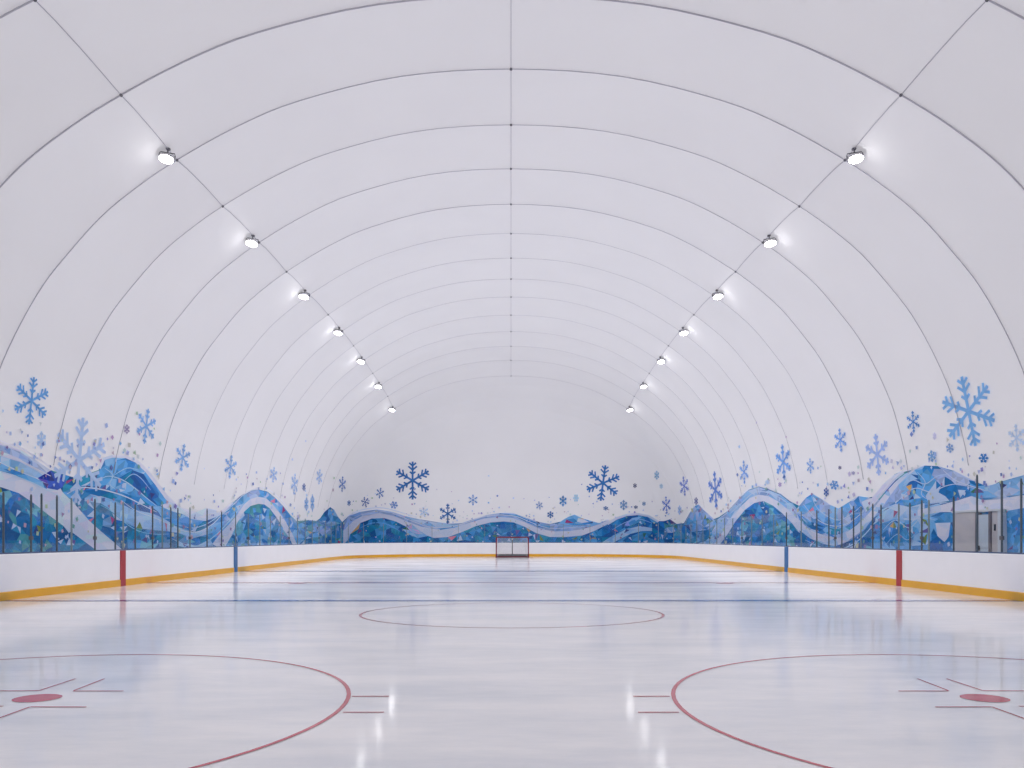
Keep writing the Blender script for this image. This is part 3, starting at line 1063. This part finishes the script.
def boards(path, label, posts, marks=()):
    root = empty('rink_boards', (path[0][0], path[0][1], 0))
    tag(root, label, 'rink barrier', 'rink boards around the ice')
    M = Matrix.Translation(-Vector(root.location))

    def add(name, bm, mat, par=root):
        bmesh.ops.transform(bm, matrix=M, verts=bm.verts)
        return obj(name, bm, mat, par)
    bm = bmesh.new()
    sweep(bm, path, [(0, 0.0), (0, BH - .02), (0.02, BH), (0.11, BH), (0.13, BH - .02), (0.13, 0.0)])
    add('board_panel', bm, M_BOARD)
    bm = bmesh.new()
    sweep(bm, path, [(0.0, 0.0), (-0.022, 0.0), (-0.022, 0.175), (-0.014, 0.19), (0.0, 0.193)])
    add('kick_plate', bm, M_KICK)
    bm = bmesh.new()
    sweep(bm, path, [(0.03, BH), (0.03, BH + .035), (0.10, BH + .035), (0.10, BH)])
    add('top_rail', bm, M_RAIL)
    for y, w, mat, nm in marks:
        sx = 1 if path[0][0] > 0 else -1
        bm = bmesh.new()
        a, b = sx * (RW - 0.026), sx * (RW - 0.0005)
        add_box(bm, min(a, b), max(a, b), y - w / 2, y + w / 2, 0.0, BH)
        add(nm, bm, mat)
    # posts and panes
    for i, (x, y, nx, ny, h, rr_, mat) in enumerate(posts):
        bm = bmesh.new()
        c = Vector((x + nx * .065, y + ny * .065, 0))
        t = Vector((-ny, nx, 0))
        nn_ = Vector((nx, ny, 0))
        prof = []
        for zz, ww in ((BH - 0.05, 1.0), (h - 0.05, 1.0), (h, 0.6)):
            prof.append([bm.verts.new(c + t * (a * rr_ * ww) + nn_ * (b * 0.02 * ww) + Vector((0, 0, zz)))
                         for a, b in ((-1, -1), (1, -1), (1, 1), (-1, 1))])
        for A, B in zip(prof, prof[1:]):
            for k in range(4):
                bm.faces.new((A[k], A[(k + 1) % 4], B[(k + 1) % 4], B[k]))
        bm.faces.new(prof[0][::-1])
        bm.faces.new(prof[-1])
        bmesh.ops.recalc_face_normals(bm, faces=bm.faces[:])
        po = add('glass_post', bm, mat)
        if i % 4 == 2:   # the bracket on some of the posts
            bm = bmesh.new()
            cc = c + Vector((0, 0, BH + 0.32)) - nn_ * 0.0
            add_box(bm, cc.x - 0.035, cc.x + 0.035, cc.y - 0.04, cc.y + 0.04, cc.z, cc.z + 0.09)
            add('post_clamp', bm, M_CLAMP, po)
    for a, b in zip(posts, posts[1:]):
        pa = Vector((a[0] + a[2] * .065, a[1] + a[3] * .065, 0))
        pb = Vector((b[0] + b[2] * .065, b[1] + b[3] * .065, 0))
        d = (pb - pa)
        L = d.length
        if L < 0.3:
            continue
        d.normalize()
        s = Vector((-d.y, d.x, 0)) * 0.006
        bm = bmesh.new()
        q = []
        for zz in (BH + .03, GT - 0.02):
            for p_, sg in ((pa + d * .03, -1), (pb - d * .03, -1), (pb - d * .03, 1), (pa + d * .03, 1)):
                q.append(bm.verts.new(p_ + s * sg + Vector((0, 0, zz))))
        for f in ((0, 3, 2, 1), (4, 5, 6, 7), (0, 1, 5, 4), (1, 2, 6, 5), (2, 3, 7, 6), (3, 0, 4, 7)):
            bm.faces.new([q[k] for k in f])
        add('glass_pane', bm, M_GLASS)
    return root


rp = random.Random(5)
lp = [(-RW, y, -1, 0, GT + rp.uniform(-.03, .04), 0.013 if y < 26 else (0.012 if y < 33 else 0.009), M_POST if (i % 3 or y < 22) and y < 36 else M_POSTL) for i, y in enumerate(POST_L)]
rpost = [(RW, y, 1, 0, GT + (0.5 if abs(y - 20.8) < .1 else (0.28 if abs(y - 19.75) < .1 or abs(y - 19.0) < .1 else rp.uniform(-.04, .04))),
          0.014 if y < 26 else (0.012 if y < 33 else 0.009), M_POST if (i % 3 or y < 22) and y < 36 else M_POSTL) for i, y in enumerate(POST_R)]
boards(PL, 'white rink boards with yellow kick plate along the left side wall', lp,
       ((9639 / 388.5, 0.32, M_RM, 'red_mark'), (9639 / 275.6, 0.42, M_BM, 'blue_mark')))
# far end, with both rounded corners
Lc = RC * math.pi / 2
tot = 2 * Lc + 2 * (RW - RC)
ep = []
NE = 17
for i in range(NE):
    s = (i + 0.0) / (NE - 1) * tot
    s = min(max(s, 0.6), tot - 0.6)
    if s < Lc:
        a = math.pi - s / RC
        x, y, nx, ny = -RW + RC + RC * math.cos(a), YE - RC + RC * math.sin(a), math.cos(a), math.sin(a)
    elif s > tot - Lc:
        a = (tot - s) / RC
        x, y, nx, ny = RW - RC + RC * math.cos(a), YE - RC + RC * math.sin(a), math.cos(a), math.sin(a)
    else:
        x, y, nx, ny = -RW + RC + (s - Lc), YE, 0, 1
    ep.append((x, y, nx, ny, GT, 0.012, M_POSTL))
boards(PE, 'white rink boards curving round both corners behind the goal', ep)
boards(PR, 'white rink boards with yellow kick plate along the right side wall by the door', rpost,
       ((9639 / 388.5, 0.32, M_RM, 'red_mark'), (9639 / 275.6, 0.42, M_BM, 'blue_mark')))

# ------------------------------------------------------------------ doorway in the right wall
def shell_x(y):
    return dome_pt((y / (F * K * 1e-3) - 1.84) / 0.2875, 1.033, -0.05, False).x


SL = (shell_x(28.6) - shell_x(25.4)) / 3.2      # the wall line is slightly skewed to the rink
XS = shell_x(27.0) - 0.13                        # inner face of the entrance
xd = XS
door = empty('door_1', (XS, 27.0, 0))
door['kind'] = 'structure'


def dbox(name, x0, x1, y0, y1, z0, z1, mat, par=None, bev=0.0):
    bm = bmesh.new()
    add_box(bm, x0 - door.location.x, x1 - door.location.x, y0 - 27.0, y1 - 27.0, z0, z1)
    if bev:
        bmesh.ops.bevel(bm, geom=bm.edges[:], offset=bev, segments=1, affect='EDGES')
    for v in bm.verts:
        v.co.x += SL * v.co.y
    o = obj(name, bm, mat, par or door)
    return o




def yz(px):         # depth on the entrance face for a photograph column
    return F * (XS - SL * 27.0) / ((px - VX) - F * SL)


def hz(py, y):
    return H + (VY - py) * y / F


top = hz(512.2, yz(975))
dbox('side_panel', XS + .02, xd + .4, yz(975), yz(952.5), -0.02, top, M_DOOR, bev=0.01)
dbox('dark_jamb', XS + .0, xd + .4, yz(977), yz(975), -0.02, top - .02, M_DOORD)
dl = dbox('door_leaf', XS + .04, XS + .10, yz(989), yz(977), 0.0, top - .08, M_DOORL, bev=0.008)
dbox('lower_panel', XS + .02, XS + .045, yz(988), yz(978.5), 0.15, 0.95, M_DOORF, dl, bev=0.005)
dbox('upper_panel', XS + .02, XS + .045, yz(988), yz(978.5), 1.1, top - .25, M_DOORL, dl, bev=0.005)
dbox('door_handle', XS - .03, XS + .03, yz(979.2), yz(978.4), 1.0, 1.16, M_BLACK, dl, bev=0.005)
dbox('jamb_post', XS - .02, xd + .4, yz(991), yz(989), -0.02, top, M_DOORD)
dbox('side_panel', XS + .02, xd + .4, yz(998), yz(991), -0.02, top, M_DOOR, bev=0.01)
dbox('wall_box', XS - .0, XS + .03, yz(995.2), yz(993.6), 1.62, 1.82, M_BLACK, bev=0.01)
dbox('door_frame', XS - .02, xd + .4, yz(1001.5), yz(998), -0.02, top + .03, M_DOORF, bev=0.01)
dbox('lintel', XS - .02, xd + .4, yz(1001.5), yz(952), top, top + .07, M_DOORF, bev=0.01)

# ------------------------------------------------------------------ cables on the membrane
J_T = [(-1, 0.838), (0, 0.817), (1, 0.806), (2, 0.803), (4, 0.798)]


def sec_at(y):
    for a, b in zip(HALF[8:], HALF[9:]):
        if a[1] <= y <= b[1]:
            t = (y - a[1]) / (b[1] - a[1])
            return a[0] + (b[0] - a[0]) * t, y
    return HALF[-1]


def junction(n, s):
    """where the lamp cable on side s (0 = crown) lies on the section at n"""
    if s == 0:
        return 0.0, 1.0
    x, y = sec_at(lerp_table(J_T, n))
    return x * s, y

ORD = ['first', 'second', 'third', 'fourth', 'fifth', 'sixth', 'seventh']
for n in range(-1, 14):
    if n == -1:
        lab = 'grey arch cable cutting the upper corners, closest to the camera'
    elif n == 0:
        lab = 'grey arch cable on the white dome just in front of the first lamp pair'
    elif n % 2:
        lab = 'thin grey arch cable on the white dome behind the %s lamp pair from the camera' % ORD[(n - 1) // 2]
    else:
        lab = 'thin grey arch cable midway between the %s and %s lamp pairs from the camera' % (ORD[n // 2 - 1], ORD[n // 2])
    root = empty('arch_cable', (0, zn(n), 0))
    tag(root, lab, 'cable', 'arch cables of the air dome')
    pts = []
    for i, (sx, sy) in enumerate(FULL):
        p = dome_pt(n, sx, sy, False)
        d = Vector((-sx, 0, -(sy + .3))).normalized() * 0.03
        pts.append(p + d - Vector(root.location))
    bm = bmesh.new()
    add_tube(bm, pts[11:-11], 0.020 if n < 1 else (0.014 if n == 1 else (0.011 if n < 5 else 0.007)), 6)
    obj('cable', bm, M_CABLE, root, True)
    for j in (-1, 0, 1):
        sx, sy = junction(n, j)
        p = dome_pt(n, sx, sy, False) + Vector((-sx, 0, -(sy + .3))).normalized() * 0.03 - Vector(root.location)
        bm = bmesh.new()
        bmesh.ops.create_cone(bm, cap_ends=True, segments=10, radius1=0.04, radius2=0.03, depth=0.05)
        dd = Vector((p.x, 0, p.z - 3)).normalized()
        bmesh.ops.transform(bm, matrix=Matrix.Translation(p) @ dd.to_track_quat('Z', 'Y').to_matrix().to_4x4(), verts=bm.verts)
        obj('cable_clamp', bm, M_CLAMP, root)

for j, lab in ((-1, 'long grey roof cable carrying the left row of lamps'),
               (0, 'long thin roof cable along the crown of the dome'),
               (1, 'long grey roof cable carrying the right row of lamps')):
    pts = []
    nn = -2.0
    while nn <= 13.01:
        sx, sy = junction(nn, j)
        p = dome_pt(nn, sx, sy, True)
        p += Vector((-sx, 0, -(sy + .3))).normalized() * 0.035
        pts.append(p)
        nn += 0.25
    base = pts[0].copy()
    bm = bmesh.new()
    add_tube(bm, [p - base for p in pts], 0.009 if j == 0 else 0.012, 6)
    o = obj('roof_cable', bm, M_CABLE, None, True)
    o.location = base
    tag(o, lab, 'cable', 'long cables along the roof')


# ------------------------------------------------------------------ floodlights
def make_lamp():
    root = empty('floodlight')
    # origin = where it hangs from the cable
    bm = bmesh.new()
    add_tube(bm, [(0, 0, 0.03), (0, 0, -0.10)], 0.022, 8)
    add_box(bm, -0.05, 0.05, -0.04, 0.04, -0.02, 0.03)
    obj('hanger', bm, M_CLAMP, root)
    bm = bmesh.new()
    add_tube(bm, [(-0.222, 0, -0.25), (-0.222, 0, -0.16), (-0.2, 0, -0.10), (0.2, 0, -0.10), (0.222, 0, -0.16), (0.222, 0, -0.25)], 0.014, 6)
    obj('bracket', bm, M_HOUS, root)
    R = Matrix.Translation((0, 0, -0.25)) @ Matrix.Rotation(math.radians(-36), 4, 'X')
    bm = bmesh.new()
    def head(bm, rx, ry, z0, z1, taper=1.0, seg=28):
        A = [bm.verts.new((rx * math.cos(2 * math.pi * i / seg), ry * math.sin(2 * math.pi * i / seg), z0)) for i in range(seg)]
        B = [bm.verts.new((rx * taper * math.cos(2 * math.pi * i / seg), ry * taper * math.sin(2 * math.pi * i / seg), z1)) for i in range(seg)]
        for i in range(seg):
            bm.faces.new((A[i], A[(i + 1) % seg], B[(i + 1) % seg], B[i]))
        bm.faces.new(A[::-1])
        bm.faces.new(B)
    head(bm, 0.215, 0.135, -0.045, 0.0, 0.9)
    head(bm, 0.15, 0.09, 0.0, 0.045, 0.8)
    for k in range(7):
        x = -0.12 + k * 0.04
        add_box(bm, x - .005, x + .005, -0.08, 0.08, -0.01, 0.065)
    bmesh.ops.transform(bm, matrix=R, verts=bm.verts)
    obj('housing', bm, M_HOUS, root)
    bm = bmesh.new()
    head(bm, 0.17, 0.10, -0.075, -0.06, 1.15)
    head(bm, 0.2, 0.125, -0.0598, -0.046, 1.0)
    bmesh.ops.transform(bm, matrix=R, verts=bm.verts)
    obj('lens', bm, M_LENS, root)
    return root


proto = make_lamp()
kids = list(proto.children)
first = True
LAMPPOS = []
ENERGY = 108
for i, n in enumerate((1, 3, 5, 7, 9, 11, 13)):
    for s in (-1, 1):
        nn = n - 0.15
        p = dome_pt(nn, *junction(nn, s))
        p += Vector((-s * .645, 0, -1.1)).normalized() * 0.05
        LAMPPOS.append(p)
        if first:
            o = proto
            first = False
        else:
            o = proto.copy()
            COL.objects.link(o)
            for c in kids:
                d = c.copy()
                COL.objects.link(d)
                d.parent = o
        o.location = p
        o.rotation_euler = (0, math.radians(9) * (1 if s < 0 else -1), 0)
        side_name = 'left' if s < 0 else 'right'
        which = ['nearest to the camera', 'second from the camera', 'third from the camera', 'fourth from the camera',
                 'fifth from the camera', 'sixth from the camera', 'farthest, closest to the back wall'][i]
        tag(o, 'lit floodlight hanging from the %s roof cable, %s' % (side_name, which), 'floodlight', 'floodlights under the roof cables')

# the light the floodlights throw; the rows go on behind the viewer
for n in (-3,):
    for s in (-1, 1):
        p = dome_pt(n - .17, *junction(n, s))
        LAMPPOS.append(p + Vector((-s * .03, 0, -.05)))
for i, p in enumerate(LAMPPOS):
    L = bpy.data.lights.new('floodlight_glow', 'AREA')
    L.shape = 'DISK'
    L.size = 0.4
    L.energy = ENERGY
    L.spread = math.radians(125)
    L.color = (0.985, 0.985, 1.0)
    o = bpy.data.objects.new('floodlight_beam', L)
    COL.objects.link(o)
    o.location = p + Vector((0, 0, -0.45))
    aim = Vector((p.x * 0.6, p.y - 1.0, 0))
    o.rotation_euler = (aim - o.location).to_track_quat('-Z', 'Y').to_euler()

# ------------------------------------------------------------------ hockey goal
GY = F * H / (557.6 - VY)
GX = (512.4 - VX) * GY / F
goal = empty('hockey_goal', (GX, GY, 0))
tag(goal, 'red framed hockey goal with white net standing on the ice at the far end', 'hockey goal')
gw, gh, gd = 1.15, 1.46, 1.05
R0 = 0.042
bm = bmesh.new()
pts = [(-gw, 0, 0)]
pts += [(-gw, 0, gh - .12)] + [(-gw + .12 - .12 * math.cos(a), 0, gh - .12 + .12 * math.sin(a)) for a in (0.5, 1.0)] + [(-gw + .12, 0, gh)]
pts += [(gw - .12, 0, gh)] + [(gw - .12 + .12 * math.cos(a), 0, gh - .12 + .12 * math.sin(a)) for a in (1.0, 0.5)] + [(gw, 0, gh - .12), (gw, 0, 0)]
add_tube(bm, pts, R0, 10)
obj('goal_frame', bm, M_GOAL, goal, True)
bm = bmesh.new()
base = [(-gw, 0, 0.04), (-gw - .04, 0.45, 0.04), (-gw + .15, 0.9, 0.04), (-0.5, gd, 0.04), (0, gd + .02, 0.04), (0.5, gd, 0.04), (gw - .15, 0.9, 0.04),
        (gw + .04, 0.45, 0.04), (gw, 0, 0.04)]
add_tube(bm, base, 0.04, 8)
obj('base_frame', bm, M_GOAL, goal, True)
bm = bmesh.new()
topf = [(-gw + .08, 0, gh), (-gw + .12, .35, gh - .02), (-.45, .55, gh - .03), (0, .57, gh - .03), (.45, .55, gh - .03), (gw - .12, .35, gh - .02), (gw - .08, 0, gh)]
add_tube(bm, topf, 0.025, 8)
obj('top_frame', bm, M_GOAL, goal, True)
bm = bmesh.new()
add_tube(bm, [(0, .57, gh - .03), (0, .8, gh * .55), (0, gd + .02, .04)], 0.035, 8)
obj('center_support', bm, M_PAD, goal, True)
# net: strings between the top frame and the base frame, plus the roof
bm = bmesh.new()


def poly_at(pl, t):
    L = [0.0]
    for a, b in zip(pl, pl[1:]):
        L.append(L[-1] + (Vector(b) - Vector(a)).length)
    d = t * L[-1]
    for i in range(len(pl) - 1):
        if d <= L[i + 1] + 1e-9:
            u = (d - L[i]) / (L[i + 1] - L[i])
            return Vector(pl[i]).lerp(Vector(pl[i + 1]), u)
    return Vector(pl[-1])


NC, NR = 56, 15
for i in range(NC + 1):
    a, b = poly_at(topf, i / NC), poly_at(base, i / NC)
    mid = (a + b) / 2 + Vector((0, .03, 0))
    add_tube(bm, [a, mid, b], 0.006, 3)
for k in range(1, NR):
    t = k / NR
    add_tube(bm, [poly_at(topf, i / 20).lerp(poly_at(base, i / 20), t) + Vector((0, .03 * math.sin(t * math.pi), 0)) for i in range(21)], 0.006, 3)
for i in range(0, 21):
    x = -gw + .12 + (2 * gw - .24) * i / 20
    add_tube(bm, [(x, 0, gh), (x, .36 + .2 * (1 - abs(x) / gw), gh - .02)], 0.006, 3)
for k in range(1, 5):
    add_tube(bm, [(-gw + .12, .1 * k, gh - .005), (gw - .12, .1 * k, gh - .005)], 0.006, 3)
obj('net', bm, M_NET, goal)
bm = bmesh.new()
inner = [poly_at(base, i / 24) for i in range(1, 24)]
for a, b in zip(inner, inner[1:]):
    q = [bm.verts.new(v) for v in (a + Vector((0, -.03, .03)), b + Vector((0, -.03, .03)), b + Vector((0, -.06, .2)), a + Vector((0, -.06, .2)))]
    bm.faces.new(q)
sk = obj('net_skirt', bm, M_PAD, goal)
md = sk.modifiers.new('t', 'SOLIDIFY')
md.thickness = 0.02
bm = bmesh.new()
bmesh.ops.create_cone(bm, cap_ends=True, segments=12, radius1=0.06, radius2=0.05, depth=0.06)
bmesh.ops.transform(bm, matrix=Matrix.Translation((0, .02, gh - .14)) @ Matrix.Rotation(math.pi / 2, 4, 'X'), verts=bm.verts)
obj('net_badge', bm, M_NET, goal)

# ------------------------------------------------------------------ world, camera, colour
w = bpy.data.worlds.new('World')
sc.world = w
w.use_nodes = True
w.node_tree.nodes['Background'].inputs[0].default_value = (0.90, 0.875, 0.885, 1)
w.node_tree.nodes['Background'].inputs[1].default_value = 1.85

cam = bpy.data.cameras.new('camera')
cam.sensor_width = 36
cam.lens = F / 1024 * 36
cam.shift_x = (512 - VX) / 1024
cam.shift_y = (VY - 384) / 1024
cam.clip_end = 300
co = bpy.data.objects.new('camera', cam)
co.location = (0, 0, H)
co.rotation_euler = (math.pi / 2, 0, 0)
COL.objects.link(co)
sc.camera = co

sc.view_settings.view_transform = 'Standard'
sc.view_settings.look = 'None'
sc.view_settings.gamma = 1
sc.view_settings.use_curve_mapping = False
sc.view_settings.exposure = 0.0
cy = sc.cycles
cy.max_bounces = 14
cy.diffuse_bounces = 8
cy.glossy_bounces = 4
cy.transparent_max_bounces = 16
cy.sample_clamp_indirect = 6
cy.caustics_reflective = False
cy.caustics_refractive = False
cy.use_denoising = True
